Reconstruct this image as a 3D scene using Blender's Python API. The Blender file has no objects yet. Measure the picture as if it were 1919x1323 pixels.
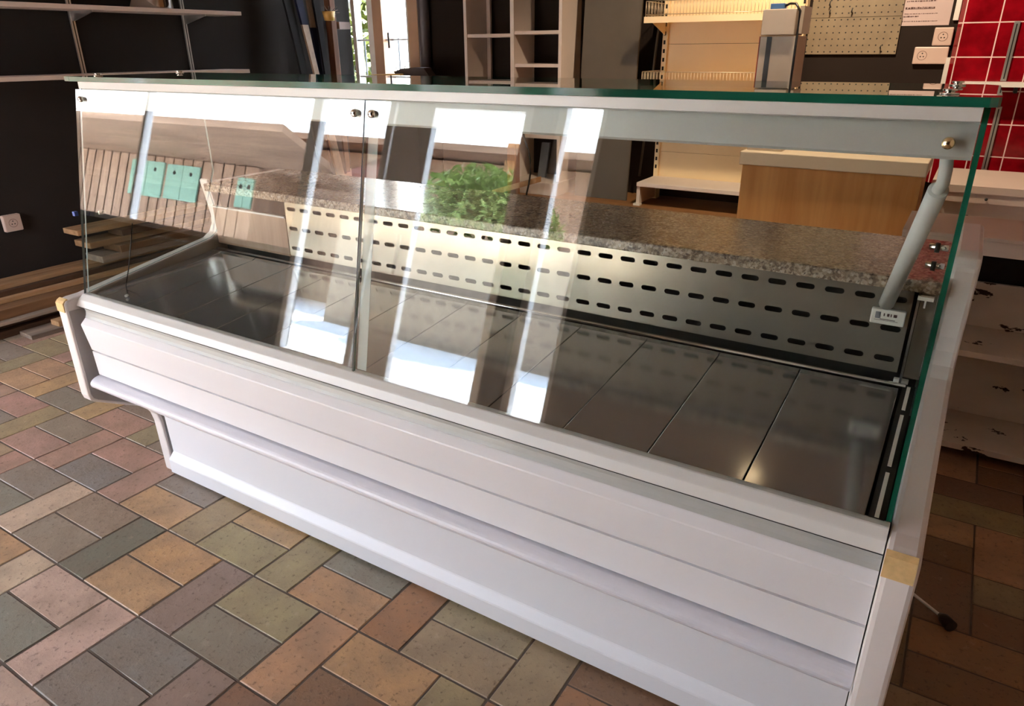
import bpy, bmesh, math, random
from mathutils import Vector, Matrix
random.seed(7)
SC = bpy.context.scene
COL = SC.collection
PI = math.pi

# ------------------------------------------------------------------ camera
CAM = Vector((2.08865, -1.00511, 1.31961))
CR = Vector((0.84871031, 0.52881224, -0.00695884))
CU = Vector((-0.20217063, 0.33657376, 0.9196984))
CF = Vector((-0.48868993, 0.77915064, -0.39256392))
FPX = 1333.73
cam_data = bpy.data.cameras.new('camera')
cam = bpy.data.objects.new('camera', cam_data)
COL.objects.link(cam)
m = Matrix.Identity(4)
for i in range(3):
    m[i][0] = CR[i]; m[i][1] = CU[i]; m[i][2] = -CF[i]; m[i][3] = CAM[i]
cam.matrix_world = m
cam_data.sensor_width = 36.0
cam_data.lens = 36.0 * FPX / 1919.0
cam_data.clip_start = 0.02
cam_data.clip_end = 300
SC.camera = cam

def ray(u, v):
    return CR * ((u - 959.5) / FPX) - CU * ((v - 661.5) / FPX) + CF
def at_x(u, v, X):
    r = ray(u, v); return CAM + r * ((X - CAM.x) / r.x)
def at_y(u, v, Y):
    r = ray(u, v); return CAM + r * ((Y - CAM.y) / r.y)
def at_z(u, v, Z):
    r = ray(u, v); return CAM + r * ((Z - CAM.z) / r.z)

# ------------------------------------------------------------------ materials
MATS = {}
class NT:
    def __init__(s, name):
        s.m = bpy.data.materials.new(name); s.m.use_nodes = True
        s.t = s.m.node_tree; s.t.nodes.clear()
        s.out = s.n('ShaderNodeOutputMaterial')
    def n(s, typ, **kw):
        x = s.t.nodes.new(typ)
        for k, v in kw.items(): setattr(x, k, v)
        return x
    def l(s, a, b): s.t.links.new(a, b)
    def math(s, op, a, b=None, c=None):
        x = s.n('ShaderNodeMath', operation=op)
        for i, q in enumerate((a, b, c)):
            if q is None: continue
            if isinstance(q, (int, float)): x.inputs[i].default_value = q
            else: s.l(q, x.inputs[i])
        return x.outputs[0]
    def coord(s, scale=(1, 1, 1), rot=(0, 0, 0), loc=(0, 0, 0)):
        c = s.n('ShaderNodeTexCoord'); mp = s.n('ShaderNodeMapping')
        mp.inputs['Scale'].default_value = scale; mp.inputs['Rotation'].default_value = rot
        mp.inputs['Location'].default_value = loc
        s.l(c.outputs['Object'], mp.inputs['Vector']); return mp.outputs['Vector']
    def noise(s, vec, scale, detail=4, rough=.55):
        x = s.n('ShaderNodeTexNoise'); x.inputs['Scale'].default_value = scale
        x.inputs['Detail'].default_value = detail; x.inputs['Roughness'].default_value = rough
        s.l(vec, x.inputs['Vector']); return x.outputs['Fac']
    def ramp(s, fac, stops, interp='LINEAR'):
        r = s.n('ShaderNodeValToRGB'); r.color_ramp.interpolation = interp
        e = r.color_ramp.elements
        while len(e) < len(stops): e.new(0.5)
        for q, (p, c) in zip(e, stops):
            q.position = p; q.color = (*c, 1) if len(c) == 3 else c
        s.l(fac, r.inputs['Fac']); return r.outputs['Color']
    def mix(s, fac, a, b, blend='MIX'):
        x = s.n('ShaderNodeMix', data_type='RGBA', blend_type=blend)
        if isinstance(fac, (int, float)): x.inputs[0].default_value = fac
        else: s.l(fac, x.inputs[0])
        for i, q in ((6, a), (7, b)):
            if isinstance(q, tuple): x.inputs[i].default_value = (*q, 1) if len(q) == 3 else q
            else: s.l(q, x.inputs[i])
        return x.outputs[2]
    def bsdf(s, color, rough=.5, metal=0., spec=.5, bump=None, bstr=.2, bdist=.01, coat=0., emis=None, estr=0.):
        b = s.n('ShaderNodeBsdfPrincipled')
        def put(k, v):
            if isinstance(v, tuple): b.inputs[k].default_value = (*v, 1) if len(v) == 3 else v
            elif isinstance(v, (int, float)): b.inputs[k].default_value = v
            else: s.l(v, b.inputs[k])
        put('Base Color', color); put('Roughness', rough); put('Metallic', metal)
        put('Specular IOR Level', spec); put('Coat Weight', coat)
        if emis is not None:
            put('Emission Color', emis); put('Emission Strength', estr)
        if bump is not None:
            bp = s.n('ShaderNodeBump'); bp.inputs['Strength'].default_value = bstr
            bp.inputs['Distance'].default_value = bdist
            s.l(bump, bp.inputs['Height']); s.l(bp.outputs['Normal'], b.inputs['Normal'])
        s.l(b.outputs[0], s.out.inputs[0]); return b

def srgb(r, g, b):
    f = lambda c: (c / 255 / 12.92) if c / 255 <= .04045 else ((c / 255 + .055) / 1.055) ** 2.4
    return (f(r), f(g), f(b))

def plain(name, col, rough=.5, metal=0., spec=.5, var=.06, vscale=6, bump=0., bscale=60):
    if name in MATS: return MATS[name]
    t = NT(name); v = t.coord()
    f = t.noise(v, vscale, 5)
    lo = tuple(c * (1 - var) for c in col); hi = tuple(min(1, c * (1 + var)) for c in col)
    c = t.ramp(f, [(.3, lo), (.7, hi)])
    h = t.noise(v, bscale, 4) if bump else None
    t.bsdf(c, rough, metal, spec, h, bump, .003)
    MATS[name] = t.m; return t.m

def wood(name, a, b, axis='y', rough=.6, scale=1., knots=True, spec=.3):
    if name in MATS: return MATS[name]
    t = NT(name)
    st = {'x': (.6, 9, 9), 'y': (9, .6, 9), 'z': (9, 9, .6)}[axis]
    v = t.coord(tuple(q * scale for q in st))
    inf = t.n('ShaderNodeObjectInfo')
    va = t.n('ShaderNodeVectorMath', operation='ADD'); t.l(v, va.inputs[0])
    cx = t.n('ShaderNodeCombineXYZ')
    for i in range(3): t.l(t.math('MULTIPLY', inf.outputs['Random'], 7.3 + i * 5), cx.inputs[i])
    t.l(cx.outputs[0], va.inputs[1]); v = va.outputs[0]
    f = t.noise(v, 2.2, 8, .65)
    g = t.noise(v, 9, 3, .6)
    c = t.ramp(f, [(.3, a), (.5, tuple((p + q) / 2 for p, q in zip(a, b))), (.7, b)])
    c = t.mix(t.math('MULTIPLY', g, .35), c, tuple(q * .5 for q in a))
    br = t.math('MULTIPLY_ADD', inf.outputs['Random'], .5, .75)
    hs = t.n('ShaderNodeHueSaturation'); t.l(c, hs.inputs['Color']); t.l(br, hs.inputs['Value'])
    t.bsdf(hs.outputs[0], rough, 0, spec, g, .25, .003)
    MATS[name] = t.m; return t.m

def brushed(name, col, rough=.25, axis='x', amp=.1, metal=1.):
    t = NT(name)
    st = {'x': (1.5, 160, 160), 'y': (160, 1.5, 160), 'z': (160, 160, 1.5)}[axis]
    v = t.coord(st); f = t.noise(v, 8, 3)
    big = t.noise(t.coord(), 5, 3)
    c = t.mix(t.math('MULTIPLY', f, .25), col, tuple(q * .75 for q in col))
    r = t.math('ADD', t.math('MULTIPLY_ADD', f, amp, rough - amp / 2), t.math('MULTIPLY_ADD', big, .08, -.04))
    t.bsdf(c, r, metal, .5)
    MATS[name] = t.m; return t.m

def glass(name, tint, r0=.045):
    t = NT(name)
    g = t.n('ShaderNodeNewGeometry')
    d = t.n('ShaderNodeVectorMath', operation='DOT_PRODUCT')
    t.l(g.outputs['Normal'], d.inputs[0]); t.l(g.outputs['Incoming'], d.inputs[1])
    c = t.math('ABSOLUTE', d.outputs['Value'])
    p = t.math('POWER', t.math('SUBTRACT', 1., c), 5.)
    fr = t.math('MULTIPLY_ADD', p, 1 - r0, r0)
    fr = t.math('MINIMUM', fr, .9)
    tr = t.n('ShaderNodeBsdfTransparent'); tr.inputs[0].default_value = (*tint, 1)
    gl = t.n('ShaderNodeBsdfGlossy'); gl.inputs['Roughness'].default_value = 0.0
    gl.inputs['Color'].default_value = (1, 1, 1, 1)
    mx = t.n('ShaderNodeMixShader'); t.l(fr, mx.inputs[0]); t.l(tr.outputs[0], mx.inputs[1]); t.l(gl.outputs[0], mx.inputs[2])
    t.l(mx.outputs[0], t.out.inputs[0]); MATS[name] = t.m; return t.m

def granite():
    t = NT('granite'); v = t.coord()
    vo = t.n('ShaderNodeTexVoronoi'); vo.inputs['Scale'].default_value = 190; t.l(v, vo.inputs['Vector'])
    n1 = t.noise(v, 60, 6, .7); n2 = t.noise(v, 220, 3, .7)
    c = t.ramp(vo.outputs['Color'], [(.0, srgb(84, 74, 64)), (.3, srgb(142, 124, 106)), (.6, srgb(170, 154, 136)), (1., srgb(198, 186, 172))])
    c = t.mix(t.ramp(n1, [(.52, (0, 0, 0)), (.62, (1, 1, 1))]), c, srgb(92, 80, 72))
    c = t.mix(t.ramp(n2, [(.62, (0, 0, 0)), (.7, (1, 1, 1))]), c, srgb(30, 27, 26))
    t.bsdf(c, .18, 0, .5); MATS['granite'] = t.m; return t.m

def floor_mat():
    t = NT('terracotta_tile'); v = t.coord()
    a = t.n('ShaderNodeVertexColor', layer_name='tile')
    n1 = t.noise(v, 9, 6, .6); n2 = t.noise(v, 70, 5, .7); n3 = t.noise(v, 26, 4, .7)
    c = t.mix(t.ramp(n1, [(.35, (0, 0, 0)), (.65, (.5, .5, .5))]), a.outputs['Color'], srgb(128, 110, 94))
    c = t.mix(t.ramp(n2, [(.56, (0, 0, 0)), (.68, (.6, .6, .6))]), c, srgb(70, 52, 40))
    c = t.mix(t.ramp(n3, [(.6, (0, 0, 0)), (.75, (.3, .3, .3))]), c, srgb(205, 180, 160))
    r = t.math('MULTIPLY_ADD', n1, .25, .3)
    t.bsdf(c, r, 0, .4, n2, .35, .004); return t.m

def red_tiles():
    t = NT('red_wall_tile'); tc = t.n('ShaderNodeTexCoord'); sp = t.n('ShaderNodeSeparateXYZ')
    t.l(tc.outputs['Object'], sp.inputs[0])
    def line(o, p0, per, w):
        f = t.math('FRACT', t.math('ADD', t.math('DIVIDE', t.math('SUBTRACT', o, p0), per), 100.))
        d = t.math('MINIMUM', f, t.math('SUBTRACT', 1., f))
        return t.math('LESS_THAN', d, w / per)
    g = t.math('MAXIMUM', line(sp.outputs[0], 1.935, .1505, .0027), line(sp.outputs[2], 1.268, .1545, .0027))
    n = t.noise(t.coord(), 14, 4)
    red = t.ramp(n, [(.3, srgb(112, 4, 14)), (.7, srgb(150, 10, 26))])
    c = t.mix(g, red, srgb(236, 205, 200))
    r = t.math('MULTIPLY_ADD', g, .5, .15)
    t.bsdf(c, r, 0, .5); return t.m

def peg_mat():
    t = NT('pegboard'); tc = t.n('ShaderNodeTexCoord'); sp = t.n('ShaderNodeSeparateXYZ')
    t.l(tc.outputs['Object'], sp.inputs[0])
    def fr(o, p0, per):
        return t.math('SUBTRACT', t.math('FRACT', t.math('ADD', t.math('DIVIDE', t.math('SUBTRACT', o, p0), per), 100.)), .5)
    fx = fr(sp.outputs[0], 1.2105, .0315); fz = fr(sp.outputs[2], 1.29, .0315)
    d = t.math('SQRT', t.math('ADD', t.math('MULTIPLY', fx, fx), t.math('MULTIPLY', fz, fz)))
    h = t.math('LESS_THAN', d, .12)
    n = t.noise(t.coord(), 8, 5)
    c = t.ramp(n, [(.3, srgb(122, 106, 84)), (.7, srgb(142, 126, 100))])
    c = t.mix(h, c, srgb(30, 24, 20)); t.bsdf(c, .6); return t.m

def peeling():
    t = NT('peeling_white_paint'); v = t.coord((1, 1, 2.5))
    n = t.noise(v, 7, 6, .6)
    f = t.ramp(n, [(.60, (0, 0, 0)), (.61, (1, 1, 1))])
    n2 = t.noise(v, 3, 4)
    c = t.ramp(n2, [(.3, srgb(206, 190, 178)), (.7, srgb(226, 212, 200))])
    c = t.mix(f, c, srgb(52, 30, 22)); t.bsdf(c, .55, 0, .4); return t.m

W_LAM = plain('white_laminate', srgb(226, 226, 230), .32, var=.02, vscale=2)
W_ALU = plain('white_aluminium', srgb(214, 214, 212), .35, var=.02)
W_PANEL = plain('end_panel_white', srgb(222, 216, 214), .4, var=.025)
GREY_IN = plain('grey_filler', srgb(164, 160, 158), .6)
TAN = plain('raw_yellow_core', srgb(214, 182, 128), .8, var=.2, vscale=40)
STEEL_D = brushed('deck_steel', (.47, .465, .46), .12, 'x', .03, .74)
STEEL_B = brushed('back_panel_steel', (.47, .425, .35), .24, 'x', .06, .7)
STEEL_E = brushed('bright_steel', (.75, .75, .75), .22, 'x')
CHROME = plain('chrome', (.8, .78, .74), .12, 1., var=.02)
BRASS = plain('brass_screw', (.8, .68, .42), .18, 1., var=.05)
BLACK = plain('black_plastic', (.012, .012, .012), .4)
DARKV = plain('dark_void', (.006, .005, .005), .9)  # near-black colour stands in for shade in gaps and cavities
WHITE_PL = plain('white_plastic', srgb(232, 228, 220), .35, var=.02)
GRAN = granite()
G_FRONT = glass('front_glass', (.955, .975, .965), .052)
G_SIDE = glass('side_glass', (.93, .97, .95), .045)
G_PLATE = glass('top_glass', (.86, .93, .90), .045)
G_WIN = glass('window_glass', (.985, .99, .985), .03)
G_EDGE = plain('glass_edge_green', (.010, .10, .062), .08, 0., .8, var=.5, vscale=3)
G_EDGE2 = plain('glass_edge_grey', (.33, .40, .40), .12, 0., .8, var=.1)
WOODLAM = wood('wood_look_panel', srgb(150, 120, 98), srgb(186, 156, 132), 'z', .4, 1., spec=.5)
WALLD = plain('dark_brown_paint', srgb(42, 34, 30), .85, 0, .12, var=.12, vscale=2, bump=.1)
WALLK = plain('charcoal_paint', srgb(46, 41, 39), .85, 0, .12, var=.12, vscale=2, bump=.1)
CEIL = plain('ceiling_paint', srgb(150, 136, 122), .9)
SHELFW = plain('shelf_white', srgb(214, 196, 184), .45, var=.03)
BEIGE = plain('warm_white_board', srgb(218, 204, 194), .5, var=.03)
CREAM = plain('cream_metal', srgb(232, 206, 162), .45, var=.02)
TRIMW = plain('white_trim', srgb(232, 230, 226), .4)
FRAMEG = plain('grey_frame', srgb(222, 223, 226), .5)
PEEL = peeling()
PLY = wood('orange_plywood', srgb(196, 134, 74), srgb(228, 172, 106), 'z', .55, .7)
PLANK_A = wood('plank_brown', srgb(104, 74, 50), srgb(160, 118, 82), 'y', .7)
PLANK_B = wood('plank_grey', srgb(120, 104, 92), srgb(172, 152, 134), 'y', .75)
PLANK_C = wood('plank_tan', srgb(150, 112, 76), srgb(200, 160, 120), 'y', .7)
PLANK_D = wood('plank_dark', srgb(54, 38, 28), srgb(98, 70, 50), 'y', .8)
TIMBER = wood('chalet_timber', srgb(150, 116, 94), srgb(206, 170, 144), 'z', .8, .35)
TIMBER2 = wood('chalet_soffit', srgb(130, 102, 84), srgb(186, 152, 126), 'x', .8, .3)
SHUT = plain('green_shutter_paint', srgb(128, 166, 146), .5, var=.08)
STONE = plain('pale_roughcast', srgb(205, 195, 185), .9, var=.25, vscale=14, bump=.4, bscale=20)
PAVE = plain('pavement', srgb(218, 217, 216), .85, var=.08, vscale=1.5, bump=.1, bscale=30)
ROOFT = plain('roof_tile', srgb(150, 100, 84), .8, var=.3, vscale=8)
LEAF = plain('leaf_green', srgb(128, 150, 84), .6, var=.4, vscale=6)
LEAFY = plain('leaf_yellow_green', srgb(170, 180, 70), .6, var=.35, vscale=4)
STEM = plain('twig', srgb(90, 70, 50), .8)
IRON = plain('wrought_iron', (.03, .03, .03), .5)
GREYP = plain('olive_grey_board', srgb(84, 75, 62), .6, var=.08)
SKIG = plain('ski_charcoal', srgb(34, 31, 31), .8, 0, .15, var=.1)
SKIN_ = plain('ski_navy', srgb(30, 31, 52), .7, 0, .15, var=.2)
SKIT = plain('ski_tan', srgb(150, 122, 98), .4, var=.2, vscale=20)
REDW = red_tiles(); PEGM = peg_mat(); FLM = floor_mat()
GROUT = plain('grout', srgb(96, 84, 74), .9, var=.15, vscale=20)
MACH = plain('machine_grey', srgb(176, 162, 146), .45, .3, var=.06)
BLUE = plain('blue_plastic', srgb(60, 100, 150), .4)
REDP = plain('red_plastic', srgb(150, 30, 28), .5)
PAPER = plain('paper', srgb(196, 176, 172), .8, var=.03)
INK = plain('ink', srgb(90, 66, 64), .8)
STRUT = plain('strut_white', srgb(226, 228, 226), .35, var=.02)
TAPE = plain('blue_tape', srgb(60, 90, 170), .5)
SCOOPM = plain('dark_taupe', srgb(66, 54, 50), .6)
STICK = plain('yellow_stick', srgb(205, 160, 80), .5)
ALU = plain('bare_aluminium', (.6, .58, .55), .35, .9, var=.04)

# ------------------------------------------------------------------ mesh builder
class MB:
    def __init__(s): s.bm = bmesh.new(); s.mi = 0
    def _face(s, vs):
        try:
            f = s.bm.faces.new(vs); f.material_index = s.mi; return f
        except ValueError: return None
    def box(s, x0, x1, y0, y1, z0, z1, rot=None, piv=None):
        P = [Vector((x, y, z)) for x in (x0, x1) for y in (y0, y1) for z in (z0, z1)]
        if rot is not None:
            c = piv if piv is not None else Vector(((x0 + x1) / 2, (y0 + y1) / 2, (z0 + z1) / 2))
            P = [rot @ (p - c) + c for p in P]
        v = [s.bm.verts.new(p) for p in P]
        for q in ((0, 1, 3, 2), (4, 6, 7, 5), (0, 4, 5, 1), (2, 3, 7, 6), (0, 2, 6, 4), (1, 5, 7, 3)):
            s._face([v[i] for i in q])
        return s
    def hexa(s, P):      # 8 points ordered like box()
        v = [s.bm.verts.new(p) for p in P]
        for q in ((0, 1, 3, 2), (4, 6, 7, 5), (0, 4, 5, 1), (2, 3, 7, 6), (0, 2, 6, 4), (1, 5, 7, 3)):
            s._face([v[i] for i in q])
        return s
    def prism(s, prof, a0, a1, axis='x'):
        def mk(p, a):
            return {'x': (a, p[0], p[1]), 'y': (p[0], a, p[1]), 'z': (p[0], p[1], a)}[axis]
        A = [s.bm.verts.new(mk(p, a0)) for p in prof]; B = [s.bm.verts.new(mk(p, a1)) for p in prof]
        n = len(prof)
        for i in range(n): s._face([A[i], A[(i + 1) % n], B[(i + 1) % n], B[i]])
        s._face(A[::-1]); s._face(B); return s
    def tube(s, pts, r, n=10, caps=True):
        pts = [Vector(p) for p in pts]; rs = r if isinstance(r, (list, tuple)) else [r] * len(pts)
        rings = []
        for i, p in enumerate(pts):
            d = (pts[min(i + 1, len(pts) - 1)] - pts[max(i - 1, 0)]).normalized()
            a = d.cross(Vector((0, 0, 1)))
            if a.length < 1e-3: a = d.cross(Vector((0, 1, 0)))
            a.normalize(); b = d.cross(a)
            rings.append([s.bm.verts.new(p + (a * math.cos(2 * PI * k / n) + b * math.sin(2 * PI * k / n)) * rs[i]) for k in range(n)])
        for i in range(len(rings) - 1):
            for k in range(n):
                f = s._face([rings[i][k], rings[i][(k + 1) % n], rings[i + 1][(k + 1) % n], rings[i + 1][k]])
                if f: f.smooth = True
        if caps: s._face(rings[0][::-1]); s._face(rings[-1])
        return s
    def lathe(s, prof, c, axis='z', n=24):
        rings = []
        for r, h in prof:
            ring = []
            for k in range(n):
                a = 2 * PI * k / n; u, w = r * math.cos(a), r * math.sin(a)
                o = {'z': (u, w, h), 'y': (u, h, w), 'x': (h, u, w)}[axis]
                ring.append(s.bm.verts.new(Vector(c) + Vector(o)))
            rings.append(ring)
        for i in range(len(rings) - 1):
            for k in range(n):
                f = s._face([rings[i][k], rings[i][(k + 1) % n], rings[i + 1][(k + 1) % n], rings[i + 1][k]])
                if f: f.smooth = True
        s._face(rings[0][::-1]); s._face(rings[-1]); return s
    def build(s, name, mat, parent=None, bevel=0., off=None):
        bmesh.ops.recalc_face_normals(s.bm, faces=s.bm.faces)
        me = bpy.data.meshes.new(name); s.bm.to_mesh(me); s.bm.free()
        for q in (mat if isinstance(mat, (list, tuple)) else [mat]): me.materials.append(q)
        o = bpy.data.objects.new(name, me); COL.objects.link(o)
        if parent is not None:
            o.parent = parent
            w = Vector((0, 0, 0)); p = parent
            while p is not None: w += Vector(p.location); p = p.parent
            me.transform(Matrix.Translation(-w))
        if bevel:
            b = o.modifiers.new('bevel', 'BEVEL'); b.width = bevel; b.segments = 2
            b.limit_method = 'ANGLE'; b.angle_limit = .7
        return o

def B(*a, **k): return MB().box(*a, **k)
def thing(name, loc, label, cat, group=None):
    o = bpy.data.objects.new(name, None); COL.objects.link(o); o.location = loc
    o.empty_display_size = .05
    return tag(o, label, cat, group)
def tag(o, label, cat, group=None):
    o['label'] = label; o['category'] = cat
    if group: o['group'] = group
    return o
def struct(o): o['kind'] = 'structure'; return o
def recenter(o):
    """put a one-mesh thing's origin at the centre of its base"""
    vs = [v.co for v in o.data.vertices]
    c = Vector(((min(v.x for v in vs) + max(v.x for v in vs)) / 2, (min(v.y for v in vs) + max(v.y for v in vs)) / 2, min(v.z for v in vs)))
    o.data.transform(Matrix.Translation(-c)); o.location = c; return o

# ------------------------------------------------------------------ floor
U_ = .1283
PAL = {'O': (202, 152, 104), 'P': (186, 140, 118), 'G': (142, 132, 116), 'L': (206, 174, 146), 'Y': (172, 148, 106), 'B': (146, 106, 74), 'M': (156, 132, 116), 'g': (122, 115, 102), 'o': (180, 124, 78)}
known = [(28,977,'L'),(96,1008,'M'),(174,977,'P'),(203,1025,'g'),(332,1033,'O'),(253,1095,'O'),(450,1008,'Y'),(377,1100,'M'),(112,1118,'L'),(42,1180,'G'),(141,1200,'L'),(42,1087,'L'),(281,1213,'G'),(492,1118,'Y'),(436,1185,'G'),(380,1278,'M'),(183,1278,'G'),(42,1298,'L'),(506,1227,'O'),(492,1292,'o'),(529,1058,'Y'),(640,1085,'O'),(579,1220,'O'),(761,1133,'o'),(720,1229,'M'),(873,1197,'B'),(991,1252,'B'),(665,1284,'O'),(863,1277,'Y'),(960,1309,'Y'),(55,691,'O'),(26,715,'Y'),(70,715,'O'),(104,743,'G'),(151,767,'O'),(198,790,'P'),(115,801,'M'),(60,827,'P'),(130,840,'P'),(224,853,'P'),(162,881,'P'),(242,887,'G'),(260,814,'Y'),(52,894,'G'),(104,934,'L'),(297,941,'O'),(172,960,'M'),(385,954,'Y'),(339,920,'G'),(34,756,'P'),(23,785,'M'),(15,930,'G')]
KN = [(at_z(u, v, 0), c) for u, v, c in known]
def build_floor():
    mb = MB(); bm = mb.bm
    lay = bm.loops.layers.float_color.new('tile')
    def tile(x0, x1, y0, y1):
        if x1 < -6.6 or x0 > 3.3: return
        cx, cy = (x0 + x1) / 2, (y0 + y1) / 2
        col = None
        for p, c in KN:
            if x0 <= p.x <= x1 and y0 <= p.y <= y1: col = PAL[c]
        if col is None:
            ch = 'PPMGOYLP' if cx < .1 else ('OBoBYB' if cx > 1.6 else 'OYMGoBO')
            col = PAL[random.choice(ch)]
        gm = sum(col) / 3; col = tuple(max(0, min(255, gm + (q - gm) * .8 + random.uniform(-4, 4))) for q in col)
        c = (*srgb(*col), 1)
        g = .0022; b = .0022; z = random.uniform(-.0008, .0006)
        j = lambda: random.uniform(-.0012, .0012)
        o = [(x0 + g, y0 + g), (x1 - g, y0 + g), (x1 - g, y1 - g), (x0 + g, y1 - g)]
        o = [(a + j(), d + j()) for a, d in o]
        i_ = [(x0 + g + b, y0 + g + b), (x1 - g - b, y0 + g + b), (x1 - g - b, y1 - g - b), (x0 + g + b, y1 - g - b)]
        vo = [bm.verts.new((a, d, -.003)) for a, d in o]; vi = [bm.verts.new((a, d, z)) for a, d in i_]
        fs = [bm.faces.new(vi)]
        for k in range(4): fs.append(bm.faces.new([vo[k], vo[(k + 1) % 4], vi[(k + 1) % 4], vi[k]]))
        for f in fs:
            f.material_index = 0
            for l in f.loops: l[lay] = c
    r0 = -12; 
    for r in range(r0, 10):
        y0 = -.323 + r * 2 * U_
        if y0 > 2.2 or y0 < -3.2: continue
        sh = -.11 + r * U_
        for k in range(-24, 14):
            x0 = sh + 3 * U_ * k
            while False: pass
            tile(x0, x0 + 2 * U_, y0, y0 + U_); tile(x0, x0 + 2 * U_, y0 + U_, y0 + 2 * U_)
            tile(x0 + 2 * U_, x0 + 3 * U_, y0, y0 + 2 * U_)
    mb.mi = 1
    mb.box(-6.6, 3.3, -3.1, 2.3, -.06, -.0022)
    return struct(mb.build('floor', [FLM, GROUT]))
build_floor()

# ------------------------------------------------------------------ room shell
XL = -2.2; XR = 3.3; YB = 3.5; YF = -3.0; ZC = 2.75
PLZ = .43
struct(B(-2.2, XR, 2.15, YB + .2, 0.0, PLZ).build('floor_platform', wood('platform_boards', srgb(138, 96, 58), srgb(176, 128, 84), 'x', .5, .6)))
struct(B(-6.8, XR + .2, -3.2, YB + .3, ZC, ZC + .1).build('ceiling', CEIL))
struct(B(XL - .15, XL, -.35, YB, -.05, ZC).build('wall_left', WALLK))
struct(B(-6.75, XL, -.5, -.35, -.05, ZC).build('wall_alcove', WALLK))
struct(B(-6.75, -6.6, -3.2, -.35, -.05, ZC).build('wall_alcove_side', WALLK))
struct(B(XR, XR + .15, -3.2, YB + .2, -.05, ZC).build('wall_right', plain('cream_wall_paint', srgb(214, 196, 178), .9)))  # unseen wall, painted pale to bounce light onto the right side
# back wall with the opening for the balcony door
DX0, DX1, DZ1 = -2.18, -1.515, 2.55
mb = MB(); mb.box(XL - 2.5, XL - .27, YB, YB + .2, 0, ZC); mb.box(DX1, XR, YB, YB + .2, 0, ZC); mb.box(XL, DX1, YB, YB + .2, DZ1, ZC); mb.box(XL, DX1, YB, YB + .2, 0, PLZ)
struct(mb.build('wall_back', WALLD))
# shop front: low wall under the left windows, big panes, glazed door, solid wall on the right
mb = MB()
mb.box(-6.6, -2.56, YF - .2, YF, -.05, .95)
mb.box(-6.6, XR, YF - .2, YF, 2.52, ZC)
mb.box(.08, XR, YF - .2, YF, -.05, 2.52)
mb.box(-.46, -.30, YF - .2, YF, -.05, 2.52)
struct(mb.build('wall_front', WALLD))

def window(name, x0, x1, z0, z1, y, fw, mat, gm, mullions=(), depth=.07):
    e = bpy.data.objects.new(name, None); COL.objects.link(e); e.location = ((x0 + x1) / 2, y, z0); struct(e)
    mb = MB()
    mb.box(x0, x0 + fw, y - depth, y, z0, z1); mb.box(x1 - fw, x1, y - depth, y, z0, z1)
    mb.box(x0 + fw, x1 - fw, y - depth, y, z0, z0 + fw); mb.box(x0 + fw, x1 - fw, y - depth, y, z1 - fw, z1)
    for q in mullions: mb.box(q - fw * .5, q + fw * .5, y - depth, y, z0 + fw, z1 - fw)
    mb.build('window_frame', mat, e)
    B(x0 + fw, x1 - fw, y - depth / 2 - .006, y - depth / 2, z0 + fw, z1 - fw).build('pane', gm, e)
    return e
window('window_1', -6.6, -2.56, .95, 2.52, YF - .06, .05, FRAMEG, G_WIN, (-4.9,))
window('window_2', -2.56, -1.72, .12, 2.52, YF - .06, .06, FRAMEG, G_WIN)
window('window_3', -.30, .08, .10, 2.52, YF - .06, .06, FRAMEG, G_WIN)
d = window('door_1', -1.70, -.46, .0, 2.52, YF - .06, .10, FRAMEG, G_WIN)
mb = MB(); mb.box(-1.60, -1.34, YF - .12, YF - .06, .1, 2.42); mb.box(-1.34, -.56, YF - .12, YF - .06, 2.22, 2.42)
mb.build('leaf_stile', FRAMEG, d)
MB().tube([(-1.40, YF - .0, .95), (-1.40, YF - .0, 1.25)], .012).build('door_handle', BLACK, d)

# balcony door at the back left
d = bpy.data.objects.new('door_2', None); COL.objects.link(d); d.location = (-1.85, YB, PLZ); struct(d)
TANP = plain('tan_frame_paint', srgb(188, 150, 120), .5)
xm0, xm1 = at_y(704, 70, YB).x, at_y(721, 70, YB).x
mb = MB(); mb.box(xm0, xm1, YB - .02, YB + .1, PLZ, DZ1); mb.box(at_y(769, 70, YB).x, DX1, YB - .02, YB + .12, PLZ, DZ1)
mb.box(DX0, DX1, YB - .02, YB + .1, DZ1 - .06, DZ1)
mb.build('door_frame', TANP, d)
mb = MB()
xs0, xs1 = at_y(691, 70, YB).x, at_y(704, 70, YB).x
mb.box(xs0, xs1, YB + .0, YB + .07, PLZ, DZ1 - .06)
mb.box(DX0, DX0 + .035, YB + .0, YB + .07, PLZ, DZ1 - .06)
mb.box(at_y(763, 70, YB).x, at_y(769, 70, YB).x, YB + .0, YB + .07, PLZ, DZ1 - .06)
mb.box(DX0, xs1, YB + .0, YB + .07, PLZ, PLZ + .12)
mb.box(xm1, DX1 - .06, YB + .0, YB + .07, PLZ, PLZ + .12)
mb.build('door_leaf_frame', TRIMW, d)
zb = at_y(700, 75, YB).z
mb = MB(); mb.box(DX0 + .035, xs0, YB + .01, YB + .05, zb - .006, zb + .006); mb.box(xm1, DX1 - .08, YB + .01, YB + .05, zb - .006, zb + .006)
mb.build('glazing_bar', FRAMEG, d)
B(DX0 + .035, xs0, YB + .025, YB + .031, PLZ + .12, DZ1 - .06).build('pane', G_WIN, d)
B(xm1, DX1 - .08, YB + .025, YB + .031, PLZ + .12, DZ1 - .06).build('pane', G_WIN, d)
hp = at_y(729, 62, YB - .05); hq = at_y(731, 90, YB - .05)
MB().tube([(hp.x - .02, YB - .02, hp.z), (hp.x, YB - .06, hp.z), (hq.x, YB - .06, hq.z)], .007, 8).build('door_handle', IRON, d)

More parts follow.
